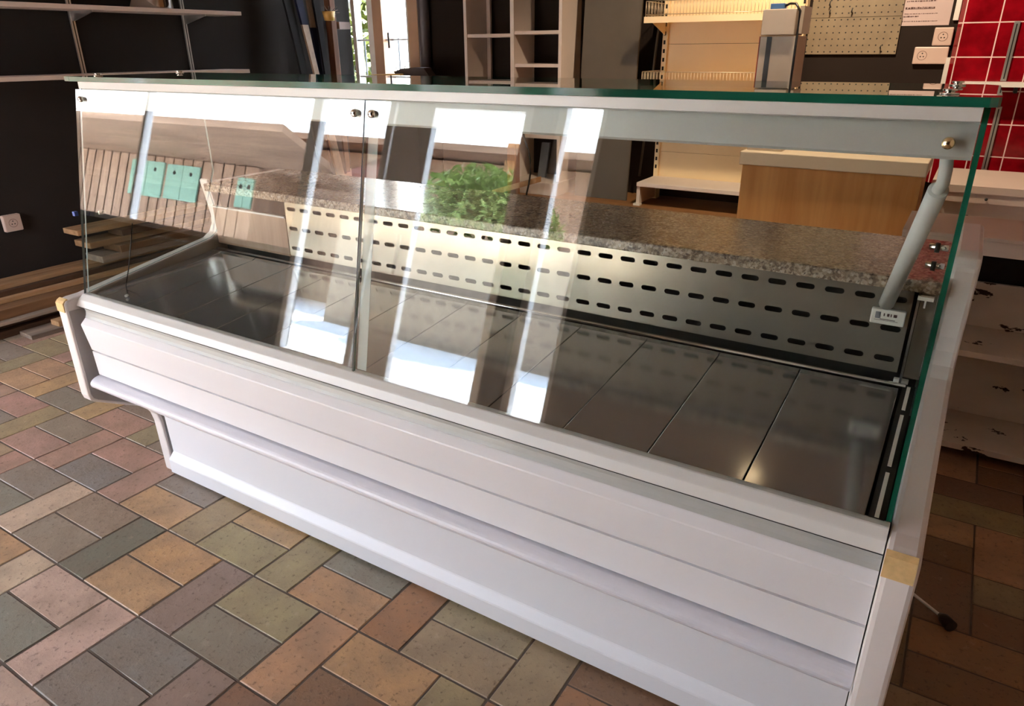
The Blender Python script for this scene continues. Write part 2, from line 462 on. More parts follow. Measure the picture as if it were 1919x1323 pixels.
# ------------------------------------------------------------------ display counter
LX = 2.10
def TY(z): return .2 * (z - .68)
C = thing('display_counter', (1.05, .4, 0), 'long white refrigerated display counter with glass front and stainless steel deck', 'display counter')
prof = [(-.06, .640), (-.06, .375), (-.056, .358), (-.045, .348), (.085, .275), (.115, .252), (.131, .225), (.138, .19), (.143, .0), (.80, .0), (.80, .955), (.79, .972), (.50, .978), (.474, .972), (.462, .955), (.474, .88), (.484, .815), (.482, .787), (.468, .762), (.44, .746), (.0, .676), (-.032, .675), (-.052, .671), (-.059, .664)]
profL = [q for q in prof if q[1] < .93] 
profL = prof[:10] + [(.80, .924), (.482, .924), (.474, .938), (.464, .934), (.466, .92)] + prof[15:]
for x0, x1, pf_ in ((-.043, .0, profL), (2.102, 2.147, prof)):
    ep = MB().prism(pf_, x0, x1).build('end_panel', W_PANEL, C, bevel=.008)
    pr = [(-.0618, .638), (-.0618, .664), (-.0565, .6705), (-.047, .6755), (-.045, .671), (-.055, .640)]
    MB().prism(pr, x0 + .0005, x1 - .004).build('exposed_core', TAN, ep)['label'] = 'bare yellow core at the chipped top of the end panel'
MB().prism([(-.052, .640), (-.052, .378), (-.047, .362), (-.036, .353), (.09, .283), (.122, .262), (.139, .236), (.146, .20), (.150, .01), (.2, .01), (.2, .640)], -.0002, .0016).build('grey_inner_face', GREY_IN, C)  # thin grey sheet over the left end panel's inner face
# front rail and mouldings
MB().prism([(.03, .670), (.012, .680), (.000, .680), (-.003, .679), (-.0165, .6685), (-.0185, .6665), (-.0275, .6510), (-.0265, .6495), (.0, .6495), (.03, .6495)], .0, LX).build('front_rail', W_ALU, C)
MB().prism([(.0, .6190), (-.0265, .6190), (-.0285, .6178), (-.0425, .6050), (-.0435, .6020), (-.0312, .5215), (-.022, .5205), (-.022, .5175), (-.0312, .5165), (-.0285, .4415), (-.012, .440), (.03, .440), (.03, .6190)], .03, LX).build('front_panel', W_LAM, C)
MB().prism([(.0, .6192), (-.0262, .6192), (-.0225, .626), (-.0205, .636), (-.0225, .6465), (.0, .6465)], .028, LX).build('recess_profile', plain('recess_grey', srgb(172, 174, 171), .4), C)
mb = MB(); mb.box(.03, LX, -.014, .0, .436, .441); mb.build('shadow_gap', DARKV, C); B(.004, LX, -.0245, .01, .6463, .6497).build('shadow_gap', DARKV, C)  # solid dark strips imitate the shade lines between the mouldings
mp = []
for k in range(15):
    a = PI * (.5 + k / 14 * 1.0)
    mp.append((-.026 + .032 * math.cos(a), .417 + .0195 * math.sin(a)))
MB().prism(mp + [(.02, .3975), (.02, .436)], .025, LX).build('bumper_moulding', plain('moulding_lavender', srgb(210, 210, 219), .3, var=.015), C)
MB().prism([(-.012, .396), (.135, .300), (.16, .300), (.16, .40), (.0, .40)], .002, LX).build('underside_panel', GREY_IN, C)
MB().prism([(.142, .305), (.149, .084), (.1475, .0805), (.130, .062), (.1285, .058), (.1285, .012), (.17, .012), (.17, .305)], .015, LX).build('kick_panel', W_LAM, C)
B(.002, .03, -.005, .03, .40, .64).build('end_filler', GREY_IN, C)
# deck trays
def dz(y): return .672 + .0915 * y
NS = 13
xs = [.012]
x = 1.884 - .1655 * 11
while x < 2.03:
    if x > .05: xs.append(x)
    x += .1655
xs.append(2.066)
YD0, YD1 = .012, .430
for a, b in zip(xs[:-1], xs[1:]):
    g = .0010
    mb = MB()
    p = [(YD0, dz(YD0)), (YD1 - .012, dz(YD1) - .001), (YD1, dz(YD1) + .004), (YD1 + .004, dz(YD1) - .006), (YD1 + .002, dz(YD1) - .018), (YD0, dz(YD0) - .014)]
    mb.prism(p, a + g, b - g).build('deck_tray', STEEL_D, C, bevel=.0012)
B(.006, 2.094, .004, .455, .63, .652).build('tray_bed', DARKV, C)
# rolled lip and dark trough behind the trays
MB().tube([(.02, .4455, .7145), (2.075, .4455, .7145)], .0055, 10).build('trough_lip', STEEL_E, C)
B(.02, 2.09, .428, .478, .655, .690).build('trough', DARKV, C)
# dark channel along the right end; white strips stand in for light reflected there
rc = MB().prism([(.012, .660), (.012, .676), (.45, .716), (.45, .70)], 2.070, 2.092).build('side_channel', BLACK, C)
for y0, y1 in ((.02, .14), (.16, .33), (.35, .44)):
    MB().prism([(y0, dz(y0) + .004), (y0, dz(y0) + .0055), (y1, dz(y1) + .0055), (y1, dz(y1) + .004)], 2.078, 2.084).build('glint_strip', WHITE_PL, rc)
B(2.0655, 2.0685, .012, .45, .70, .704).build('channel_edge', STEEL_E, C) if False else None
# perforated back panel
YP = .468
def perforated(x0, x1, z0, z1, rows, pitch, sl, sh, th=.003):
    mb = MB(); bm = mb.bm
    n = int(round((x1 - x0) / pitch)); pitch = (x1 - x0) / n
    zs = [z0]
    for i in range(len(rows) - 1): zs.append((rows[i] + rows[i + 1]) / 2)
    zs.append(z1)
    cache = {}
    def V(x, z):
        k = (round(x, 5), round(z, 5))
        if k not in cache: cache[k] = bm.verts.new((x, YP, z))
        return cache[k]
    for ri, rz in enumerate(rows):
        for i in range(n):
            a, b = x0 + i * pitch, x0 + (i + 1) * pitch; c0, c1 = zs[ri], zs[ri + 1]
            cx = (a + b) / 2; r = sh / 2; L = sl / 2 - r
            loop = []
            for k in range(7):
                t = -PI / 2 + PI * k / 6; loop.append((cx + L + r * math.cos(t), rz + r * math.sin(t)))
            for k in range(7):
                t = PI / 2 + PI * k / 6; loop.append((cx - L + r * math.cos(t), rz + r * math.sin(t)))
            lv = [V(*q) for q in loop]
            # lv: right end bottom->top (0..6), left end top->bottom (7..13)
            bm.faces.new([V(a, c0), V(b, c0)] + [lv[k] for k in (3, 2, 1, 0, 13, 12, 11, 10)] if False else [V(a, c0), V(b, c0), V(b, rz), lv[3], lv[2], lv[1], lv[0], lv[13], lv[12], lv[11], lv[10], V(a, rz)])
            bm.faces.new([V(a, rz), lv[10], lv[9], lv[8], lv[7], lv[6], lv[5], lv[4], lv[3], V(b, rz), V(b, c1), V(a, c1)])
    o = mb.build('back_panel', STEEL_B, C)
    s = o.modifiers.new('thickness', 'SOLIDIFY'); s.thickness = th; s.offset = 0
    return o
perforated(.352, 2.055, .732, .902, [.757, .819, .8785], .0545, .036, .0115)
B(.004, .3485, YP - .002, YP + .003, .728, .848).build('plain_back_panel', WOODLAM, C)['label'] = 'brown wood-look panel at the left end of the back'
B(.004, .3485, YP - .006, YP + .004, .848, .853).build('panel_trim', W_ALU, C)
B(.02, 2.09, .486, .50, .66, .90).build('duct_back', DARKV, C)  # black sheet makes the slots look unlit
B(2.062, 2.066, .440, YP + .004, .722, .90).build('corner_post', STEEL_E, C)
B(2.067, 2.093, YP - .002, YP + .003, .725, .90).build('end_liner', STEEL_B, C)
# stone worktop and rear body
B(.0, 2.101, .447, .80, .902, .926).build('worktop', GRAN, C, bevel=.003)
B(.002, 2.10, .51, .79, .015, .90).build('rear_body', W_LAM, C)
B(.002, 2.10, .18, .51, .015, .40).build('base_body', GREY_IN, C)
# thermometer
th = B(1.990, 2.049, .455, .466, .8285, .8585).build('thermometer', WHITE_PL, C, bevel=.002)
B(1.998, 2.007, .4535, .455, .840, .853).build('display_window', plain('lcd_grey', srgb(150, 152, 160), .3), th)
mb = MB()
for i, (a, b) in enumerate(((2.012, 2.014), (2.018, 2.022), (2.024, 2.026), (2.029, 2.035))): mb.box(a, b, .4543, .455, .8455, .851)
mb.box(2.007, 2.033, .4543, .455, .8385, .8395); mb.box(1.997, 2.038, .4543, .455, .8365, .837)
mb.build('printed_scale', INK, th)
# white brackets at the right end of the trough and under the worktop
mb = MB(); mb.box(2.052, 2.078, .452, .464, .716, .724); mb.build('corner_clip', WHITE_PL, C, bevel=.0015)
mb = MB(); mb.box(2.062, 2.088, .436, .447, .892, .899); mb.box(2.074, 2.077, .436, .44, .878, .892); mb.build('shelf_clip', WHITE_PL, C)
# front glass, two panes
def tilt_pane(x0, x1, z0, z1, th, name, gm, edge):
    mb = MB()
    P = []
    for X in (x0, x1):
        for q in (0, th):
            for z in (z0, z1): P.append((X, TY(z) + q, z))
    mb.hexa(P); mb.bm.faces.ensure_lookup_table()
    for f in mb.bm.faces:
        f.normal_update()
        f.material_index = 0 if abs(f.normal.y) > .6 else 1
    return mb.build(name, [gm, edge], C)
tilt_pane(.002, 1.0485, .6795, 1.2285, .007, 'front_glass', G_FRONT, G_EDGE2)
tilt_pane(1.0515, 2.0985, .6795, 1.2285, .007, 'front_glass', G_FRONT, G_EDGE)
mb = MB(); mb.hexa([(X, TY(z) + q, z) for X in (1.0487, 1.0513) for q in (.001, .006) for z in (.680, 1.228)])
mb.build('seam_gasket', BLACK, C)
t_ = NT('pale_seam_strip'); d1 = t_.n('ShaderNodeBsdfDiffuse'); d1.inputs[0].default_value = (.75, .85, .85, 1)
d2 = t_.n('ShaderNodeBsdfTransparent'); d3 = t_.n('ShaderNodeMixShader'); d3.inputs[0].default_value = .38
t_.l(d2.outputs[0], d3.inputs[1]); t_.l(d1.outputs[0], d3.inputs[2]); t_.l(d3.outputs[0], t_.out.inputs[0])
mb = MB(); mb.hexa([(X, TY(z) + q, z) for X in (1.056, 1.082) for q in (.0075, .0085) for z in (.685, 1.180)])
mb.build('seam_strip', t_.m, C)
# side glass panes
def side_glass(x0, x1, edge):
    mb = MB()
    p = [(.012, .682), (.44, .752), (.462, .765), (.476, .79), (.478, .815), (.462, .90), (.49, .96), (.49, 1.247), (TY(1.247) + .012, 1.247)]
    mb.prism(p, x0, x1)
    for f in mb.bm.faces:
        f.normal_update(); f.material_index = 0 if abs(f.normal.x) > .9 else 1
    return mb.build('side_glass', [G_SIDE, edge], C)
side_glass(.001, .008, G_EDGE2); side_glass(2.0935, 2.1005, G_EDGE)
# fascia rail behind the top of the front glass
MB().prism([(.1125, 1.2475), (.1125, 1.2305), (.1205, 1.2290), (.1125, 1.186), (.1155, 1.182), (.16, 1.182), (.16, 1.2475)], .016, 2.0925).build('top_rail', plain('rail_grey_white', srgb(206, 206, 202), .35, .1, var=.02), C)
for x_, z_, mt in ((2.063, 1.204, BRASS), (1.073, 1.204, CHROME), (1.027, 1.204, CHROME), (.035, 1.204, CHROME)):
    MB().lathe([(.0001, -.011), (.005, -.0105), (.0075, -.008), (.008, -.005), (.008, .0), (.006, .0), (.006, .008)], (x_, TY(z_), z_), 'y', 16).build('rail_screw', mt, C)
# top glass plate
mb = MB()
x0, x1, y0, y1 = -.046, 2.110, .112, .4945
out = [(x0, y0), (x1 - .012, y0), (x1 - .003, y0 + .004), (x1, y0 + .014), (x1, y1 - .03), (x1 - .02, y1), (x0, y1)]
mb.prism(out, 1.248, 1.260, 'z')
for f in mb.bm.faces:
    f.normal_update(); f.material_index = 0 if abs(f.normal.z) > .8 else 1
mb.build('top_glass', [G_PLATE, G_EDGE], C, bevel=0)
for x_, y_ in ((2.05, .165), (.02, .17), (.02, .42), (2.05, .43)):
    MB().lathe([(.012, 0), (.012, .002), (.006, .0025), (.006, .004), (.009, .0045), (.009, .007), (.004, .0075)], (x_, y_, 1.2598), 'z', 18).build('glass_fixing', CHROME, C)
# white prop strut at the right
pts_top = [(2.064, .135, 1.185), (2.066, .142, 1.165), (2.066, .155, 1.146), (2.060, .172, 1.128)]
MB().tube(pts_top, .0085, 14).build('strut_pin', STRUT, C)
MB().tube([(2.062, .166, 1.134), (2.013, .452, .872)], .0135, 18).build('support_strut', STRUT, C)
# chrome hinges clamping the right side glass
for z_ in (.978, .943):
    h = MB().tube([(2.060, .50, z_), (2.092, .50, z_)], .006, 12).build('glass_hinge', CHROME, C)
    MB().tube([(2.070, .50, z_ - .001), (2.078, .50, z_ - .001)], .0095, 12).build('rubber_ring', BLACK, h)
# small fittings on the left side glass
B(.0085, .014, .090, .106, .893, .903).build('side_clip', WHITE_PL, C)
B(-.001, .010, .024, .034, .900, .912).build('tape_mark', TAPE, C)
# thin sensor wire on the left tray
wp = [at_x(248, 418, .02), at_x(246, 450, .022), at_x(241, 503, .024), at_z(236, 535, .688), at_z(238, 552, .682)]
MB().tube([tuple(p) for p in wp], .0016, 6).build('sensor_wire', BLACK, C)
e_ = at_z(239, 553, .682); MB().tube([tuple(e_), (e_.x + .004, e_.y - .008, e_.z)], .004, 8).build('sensor_tip', WHITE_PL, C)

# ------------------------------------------------------------------ power cord on the floor, right
pc = thing('power_cord', (2.25, .72, 0), 'white power cord with a black plug lying on the tiles by the right end panel', 'cord')
MB().tube([(2.10, .86, .045), (2.155, .80, .022), (2.197, .765, .018), (2.235, .738, .016), (2.262, .72, .014)], .004, 8).build('cord', WHITE_PL, pc)
mb = MB(); mb.tube([(2.258, .722, .016), (2.268, .712, .016), (2.285, .690, .016)], [.006, .014, .0155], 12)
mb.build('plug', BLACK, pc)

# ------------------------------------------------------------------ left wall: shelves, socket
def wall_shelf(z, y0, y1, label):
    t = thing('wall_shelf', (XL + .125, (y0 + y1) / 2, z), label, 'shelf', 'white shelves on the dark left wall')
    B(XL + .012, XL + .25, y0, y1, z - .022, z).build('board', SHELFW, t, bevel=.002)
    for y in (1.352, 2.04):
        MB().prism([(XL + .012, z - .022), (XL + .012, z - .07), (XL + .03, z - .07), (XL + .22, z - .03), (XL + .22, z - .022)], y - .004, y + .004, 'y').build('bracket', ALU, t)
wall_shelf(1.547, -.2, 2.281, 'upper white shelf board on the dark left wall, carrying the steel pot')
wall_shelf(1.213, -.2, 2.284, 'lower white shelf board on the dark left wall, just above the counter glass')
for y, lb in ((1.352, 'slotted metal shelf standard on the left wall, nearer the picture edge'), (2.04, 'slotted metal shelf standard on the left wall, under the steel pot end')):
    t = thing('shelf_standard', (XL + .006, y, 1.0), lb, 'shelf rail', 'metal standards on the left wall')
    B(XL + .0, XL + .012, y - .012, y + .012, 1.02, 2.3).build('rail', ALU, t)
    B(XL + .012, XL + .0125, y - .003, y + .003, 1.04, 2.28).build('slot_row', BLACK, t)
p0 = at_x(284, 14, XL + .13)
t = thing('steel_pot', (XL + .13, p0.y, 1.547), 'shiny stainless steel pot on the upper left wall shelf', 'pot')
MB().lathe([(.0001, .0), (.112, .0), (.116, .004), (.116, .16), (.118, .163), (.112, .163), (.111, .006), (.0001, .006)], (XL + .13, p0.y, 1.547), 'z', 36).build('pot_body', plain('polished_steel', (.75, .74, .72), .12, 1., var=.02), t)
for sgn in (-1, 1):
    yy = p0.y + sgn * .116
    MB().tube([(XL + .10, yy, 1.67), (XL + .10, yy + sgn * .03, 1.675), (XL + .16, yy + sgn * .03, 1.675), (XL + .16, yy, 1.67)], .005, 8).build('pot_handle', CHROME, t)

def socket(name, origin, normal, w, h, label, holes, group=None, depth=.03):
    """swiss style surface socket; face plane spanned by a horizontal axis and z"""
    t = thing(name, origin, label, 'socket', group)
    ox, oy, oz = origin
    def bx(a0, a1, d0, d1, z0, z1, nm, mt, par, bev=0):
        if normal == 'x': return B(ox + d0, ox + d1, oy + a0, oy + a1, oz + z0, oz + z1).build(nm, mt, par, bevel=bev)
        return B(ox + a0, ox + a1, oy - d1, oy - d0, oz + z0, oz + z1).build(nm, mt, par, bevel=bev)
    bx(-w / 2, w / 2, 0, depth, -h / 2, h / 2, 'cover', plain('socket_white', srgb(204, 180, 168), .35, var=.02), t, .005)
    for hx in holes:
        for q, (da, dzz) in enumerate(((-.0, .010), (-.007, -.005), (.007, -.005))):
            c = (ox + depth - .004, oy + hx + da, oz + dzz) if normal == 'x' else (ox + hx + da, oy - depth + .004, oz + dzz)
            pr = [(.0001, 0), (.0032, 0), (.0032, .0045), (.0001, .0045)]
            if normal == 'y': pr = [(r, -hh) for r, hh in pr]
            MB().lathe(pr, c, normal, 10).build('pin_hole', BLACK, t)
        ring = []
        for k in range(25):
            a = 2 * PI * k / 24
            ring.append((ox + depth, oy + hx + .021 * math.cos(a), oz + .021 * math.sin(a)) if normal == 'x' else (ox + hx + .021 * math.cos(a), oy - depth, oz + .021 * math.sin(a)))
        MB().tube(ring, .0012, 6, False).build('socket_rim', plain('socket_rim_brown', srgb(120, 90, 80), .6), t)  # thin brown ring around each socket face
    return t
sc = at_x(25, 418, XL + .03)
socket('wall_socket', (XL, sc.y, sc.z), 'x', .088, .088, 'square white wall socket low on the dark left wall above the planks', (0,))

# ------------------------------------------------------------------ planks along the left wall
planks = [  # dark layers also imitate the shaded gaps between planks
 # x0,x1,y0,y1,z0,z1, mat, yaw deg, label
 (-2.13, -1.99, .15, 2.05, .000, .038, PLANK_D, 0, 'dark plank at the very bottom of the pile against the left wall'),
 (-1.965, -1.84, .10, 1.95, .000, .036, PLANK_D, .6, 'dark plank on the floor, second from the wall at the pile bottom'),
 (-1.80, -1.67, .52, 1.85, .000, .022, PLANK_B, -1.5, 'thin grey board lying on the tiles at the front of the pile'),
 (-1.79, -1.71, .66, 1.75, .0225, .050, PLANK_C, 1.2, 'short tan board with a sawn end on the thin front board'),
 (-2.14, -2.02, .12, 2.1, .0385, .080, PLANK_A, 0, 'brown plank on the dark bottom plank beside the left wall'),
 (-2.0, -1.88, .08, 2.0, .0385, .072, PLANK_D, .4, 'dark brown plank with straight sawn edge in the second layer'),
 (-1.99, -1.80, .12, 1.9, .073, .087, PLANK_B, -.4, 'pale grey-edged board sticking out over the front of the pile'),
 (-2.15, -2.02, .10, 2.1, .0805, .120, PLANK_D, .2, 'dark bark-edged plank in the third layer by the wall'),
 (-1.985, -1.855, .16, 2.0, .0875, .136, PLANK_A, .3, 'squared brown beam lying above the pale grey-edged board'),
 (-2.16, -1.955, .14, 2.1, .137, .158, PLANK_C, -.2, 'tan plank bridging the wall side and the squared brown beam'),
 (-2.17, -2.0, .2, 2.1, .1585, .185, PLANK_D, .2, 'dark plank just under the topmost wall plank'),
 (-2.18, -2.04, .20, 2.1, .1855, .210, PLANK_C, .1, 'orange-brown plank on top of the pile, tight to the left wall'),
]
for x0, x1, y0, y1, z0, z1, mt, yaw, lb in planks:
    mb = MB()
    n = 9
    # slightly irregular sawn board: cross sections along y
    rings = []
    rnd = random.Random(int(abs(x0) * 1000 + z0 * 9000))
    for i in range(n):
        y = y0 + (y1 - y0) * i / (n - 1); w = [rnd.uniform(-.004, .004) for _ in range(2)]
        rings.append([mb.bm.verts.new(q) for q in ((x0 + w[0], y, z0), (x1 + w[1], y, z0), (x1 + w[1] - .003, y, z1), (x0 + w[0] + .003, y, z1))])
    for i in range(n - 1):
        for k in range(4): mb._face([rings[i][k], rings[i][(k + 1) % 4], rings[i + 1][(k + 1) % 4], rings[i + 1][k]])
    mb._face(rings[0][::-1]); mb._face(rings[-1])
    o = tag(recenter(mb.build('wood_plank', mt, bevel=.002)), lb, 'plank', 'planks piled along the left wall')
    o.rotation_euler.z = math.radians(yaw)
# second, higher pile further along the wall, seen through the left glass
hi = [
 (-2.15, -1.98, 1.10, 2.9, .211, .25, PLANK_B, 'grey weathered plank low in the upper stack seen through the left glass'),
 (-2.13, -1.95, 1.20, 3.0, .255, .295, PLANK_A, 'brown plank in the middle of the upper stack seen through the left glass'),
 (-2.16, -2.00, 1.06, 2.8, .30, .335, PLANK_C, 'light tan plank near the top of the upper stack seen through the left glass'),
 (-2.12, -1.97, 1.24, 3.1, .34, .375, PLANK_D, 'dark plank second from the top of the upper stack'),
 (-2.17, -2.02, 1.02, 2.7, .38, .41, PLANK_C, 'topmost pale plank of the upper stack, its end left of the glass'),
]
for x0, x1, y0, y1, z0, z1, mt, lb in hi:
    y1 = min(y1, 2.13)
    o = tag(recenter(B(x0, x1, y0, y1, z0, z1).build('wood_plank', mt, bevel=.003)), lb, 'plank', 'planks stacked higher along the left wall')

# ------------------------------------------------------------------ skis etc. in the back left corner
def lean_board(name, pts, th, mats, label, cat, group=None, tip=True):
    """a long board leaning on the left wall; pts = (y,z) centre, half width per station"""
    mb = MB(); rings = []
    for (y, z, hw, x) in pts:
        rings.append([mb.bm.verts.new(q) for q in ((x, y - hw, z), (x, y + hw, z), (x - th, y + hw, z), (x - th, y - hw, z))])
    for i in range(len(rings) - 1):
        mb.mi = 0 if len(mats) == 1 else (i // 3) % len(mats)
        for k in range(4): mb._face([rings[i][k], rings[i][(k + 1) % 4], rings[i + 1][(k + 1) % 4], rings[i + 1][k]])
    mb._face(rings[0][::-1]); mb._face(rings[-1])
    return tag(recenter(mb.build(name, mats)), label, cat, group)
def ski_pts(ub, vb, ut, vt, X, hw, ztop):
    b = at_x(ub, vb, X); t_ = at_x(ut, vt, X)
    dy = (t_.y - b.y) / (t_.z - b.z)
    r = []
    n = 14
    for i in range(n):
        z = PLZ + .005 + (ztop - PLZ) * i / (n - 1)
        w = hw * (1 + .25 * math.cos(2 * PI * i / (n - 1)))
        if i == n - 1: w *= .3
        r.append((b.y + dy * (z - b.z), z, w, X - .10 * (z - PLZ) / 1.5 + .05))
    return r
lean_board('ski', ski_pts(571, 138, 548, 10, -2.05, .040, 2.05), .018, [SKIG], 'plain dark grey ski leaning leftmost in the back left corner', 'ski')
lean_board('ski', ski_pts(594, 138, 571, 20, -2.03, .030, 1.95), .018, [SKIT, SKIN_], 'tan and navy patterned ski leaning between the dark skis', 'ski')
lean_board('ski', ski_pts(602, 138, 590, 20, -2.10, .030, 1.93), .018, [SKIN_, SKIT], 'navy ski with pale graphics leaning behind the tan one', 'ski')
lean_board('ski', ski_pts(614, 138, 601, 20, -2.06, .032, 2.1), .018, [SKIG], 'black narrow ski leaning rightmost of the skis', 'ski')
a = at_x(636, 139, -2.08); 
o = tag(recenter(B(-2.12, -2.06, a.y - .05, a.y, PLZ, 2.3).build('wooden_post', wood('red_brown_post', srgb(90, 54, 34), srgb(134, 86, 54), 'z', .6), bevel=.003)), 'red-brown wooden post upright right of the skis', 'post')
b0 = at_x(628, 41, -2.1); b1 = at_x(650, 55, -2.1)
tag(recenter(B(-2.195, -2.06, b0.y, b1.y, b1.z, b0.z).build('wall_box', plain('box_mauve', srgb(150, 130, 124), .6))), 'small pale box fixed to the wall between post and balcony door', 'box')
bs = at_x(612, 24, -2.0)
bs.y -= .0
t = thing('wicker_basket', (-2.0, bs.y + .02, bs.z - .06), 'small tan basket with dried sprigs hanging above the wooden post', 'basket')
MB().lathe([(.0001, 0), (.035, 0), (.045, .06), (.041, .06), (.032, .006), (.0001, .006)], (-2.0, bs.y + .02, bs.z - .05), 'z', 14).build('bowl', STICK, t)
mb = MB(); rr = random.Random(3)
for k in range(22):
    a_ = rr.uniform(0, 6.28); mb.tube([(-2.0, bs.y + .03, bs.z), (-2.0 + .05 * math.cos(a_), bs.y + .05 + .06 * math.sin(a_), bs.z + rr.uniform(-.01, .05))], .0015, 4)
mb.build('sprigs', STEM, t)

# dark low cupboard with the scoop and the stick, by the balcony door
t = thing('low_cupboard', (-1.5, 3.15, PLZ), 'dark brown low cupboard in front of the balcony door, mostly hidden by the counter', 'cupboard')
B(-1.82, -1.16, 2.98, 3.34, PLZ, 1.13).build('body', WALLD, t); B(-1.84, -1.14, 2.96, 3.36, 1.13, 1.15).build('top_board', PLANK_D, t)
mb = MB(); P = [at_y(745, 134, 3.1), at_y(760, 128, 3.1), at_y(785, 126, 3.1), at_y(800, 127, 3.1), at_y(812, 144, 3.1)]
lowz = 1.151
poly = [(p.x, p.z) for p in P] + [(P[-1].x, lowz), (P[0].x + .02, lowz)]
mb.prism(poly, 3.06, 3.14, 'y')
tag(recenter(mb.build('hand_scoop', SCOOPM, bevel=.008)), 'dark taupe flat scoop lying before the bright balcony door', 'scoop')
q0, q1 = at_y(686, 141, 3.03), at_y(755, 139, 3.03)
tag(recenter(MB().tube([(q0.x, 3.03, 1.158), ((q0.x * .4 + q1.x * .6), 3.03, 1.162), (q1.x, 3.03, 1.164)], [.003, .007, .0075], 8).build('yellow_stick', STICK)), 'thin yellow stick pointing left beside the dark scoop', 'stick')

# ------------------------------------------------------------------ back wall furniture
a0, a1 = at_y(788, 70, YB - .03), at_y(808, 70, YB - .03)
tag(recenter(MB().tube([((a0.x + a1.x) / 2, YB - .045, PLZ), ((a0.x + a1.x) / 2, YB - .045, ZC)], .042, 18).build('wall_pipe', plain('pipe_mauve', srgb(84, 74, 74), .45))), 'dark grey vertical pipe on the wall right of the balcony door', 'pipe')

# white shelving unit
t = thing('shelving_unit', (-.53, 3.34, PLZ), 'tall open white shelving unit with two columns against the dark back wall', 'shelving unit')
yf, yb = 3.2, 3.46
for xa, xb in ((-.905, -.883), (-.545, -.517), (-.195, -.173)):
    B(xa, xb, yf, yb, .51, 2.35).build('side_panel', BEIGE, t, bevel=.001)
B(-.883, -.545, yf + .01, yb, 1.392, 1.412).build('shelf', SHELFW, t)
B(-.883, -.545, yf + .01, yb, 1.10, 1.12).build('shelf', SHELFW, t)
B(-.517, -.195, yf + .01, yb, 1.405, 1.425).build('shelf', SHELFW, t)
B(-.517, -.195, yf + .01, yb, 1.213, 1.233).build('shelf', SHELFW, t)
zz = at_y(1030, 257, yf + .01).z
B(-.517, -.195, yf + .01, yb, zz - .012, zz + .012).build('shelf', SHELFW, t)
B(-.905, -.173, yf, yb, 2.35, 2.37).build('top_board', BEIGE, t)
B(-.883, -.855, yb - .02, yb, .51, 2.35).build('rear_strip', SHELFW, t)
B(-.915, -.150, 3.12, yb, PLZ, .512).build('plinth', BEIGE, t, bevel=.003)
# things leaning in and beside it
g0, g1 = at_y(1020, 262, 3.3), at_y(1015, 322, 3.3)
def lean(name, x0, x1, yfront, zb, zt, shear_x, th, mt, label, cat, lean_y=0.):
    mb = MB(); P = []
    for X in (x0, x1):
        for q in (0, th):
            for z, k in ((zb, 0), (zt, 1)): P.append((X + shear_x * k, yfront + q + lean_y * k, z))
    mb.hexa(P); return tag(recenter(mb.build(name, mt, bevel=.002)), label, cat)
lean('grey_board', -.395, -.335, 3.30, .514, .74, .02, .02, plain('slate_grey_board', srgb(104, 110, 116), .5), 'narrow slate grey board inside the lower white shelving compartment', 'board', .02)
lean('wooden_beam', -.475, -.408, 3.04, PLZ, 1.02, -.0, .05, wood('beam_orange', srgb(120, 74, 36), srgb(164, 106, 56), 'z', .55), 'upright orange-brown beam standing before the white shelving unit', 'beam', .0)
lean('brown_board', -1.02, -.48, 3.07, PLZ, 1.06, .0, .02, plain('board_umber', srgb(62, 50, 42), .6), 'wide dark umber board hiding the lower left of the white shelving unit', 'board', .0)  # umber board widened to keep the view through the glass dark
k0, k1 = at_y(922, 356, 2.95), at_y(1004, 333, 2.95)
mb = MB(); wv = Vector((k1.x - k0.x, 0, k1.z - k0.z))
mb.hexa([(p.x, 2.95 + q, p.z + dz_) for p in (k0, k1) for q in (0, .07) for dz_ in (-.035, .0)])
sl = tag(recenter(mb.build('batten', PLANK_C, bevel=.002)), 'light wooden batten sloping up to the orange-brown beam', 'batten')
mb = MB()
cp = [at_y(u, v, 2.93) for u, v in ((980, 245), (983, 262), (990, 280), (994, 300), (994, 325), (991, 345), (987, 362), (986, 372))]
up = Vector((cp[0].x, 2.93, 1.15))
mb.tube([tuple(up)] + [tuple(p) for p in cp] + [(cp[-1].x, 2.93, PLZ + .004)], .006, 8)
tag(recenter(mb.build('hanging_cable', BLACK)), 'black cable hanging in front of the orange-brown beam', 'cable')

# leaning olive board
P = [at_y(1076, 372, 3.22), at_y(1173, 374, 3.22)]
T0, T1 = at_y(1106, 0, 3.40), at_y(1213, 0, 3.40)
mb = MB()
k = (2.25 - PLZ) / (T0.z - PLZ)
def ext(p, q): return Vector((p.x + (q.x - p.x) * k, 3.22 + .17 * 1.0, 2.25))
bl, br = Vector((P[0].x, 3.22, PLZ)), Vector((P[1].x, 3.22, PLZ))
tl, tr = ext(bl, T0), ext(br, T1)
mb.hexa([(p.x, p.y + q, p.z) for a_, b_ in ((bl, tl), (br, tr)) for q in (0, .018) for p in (a_, b_)])
tag(recenter(mb.build('leaning_board', GREYP, bevel=.002)), 'wide olive-grey board leaning against the back wall between the two shelf units', 'board')
tag(recenter(MB().tube([at_y(1198, 330, 3.40), (at_y(1212, 250, 3.42).x + .06, 3.46, 2.0)], .008, 8).build('thin_rod', GREYP)), 'thin grey rod leaning in the dark gap left of the cream shop shelf', 'rod')

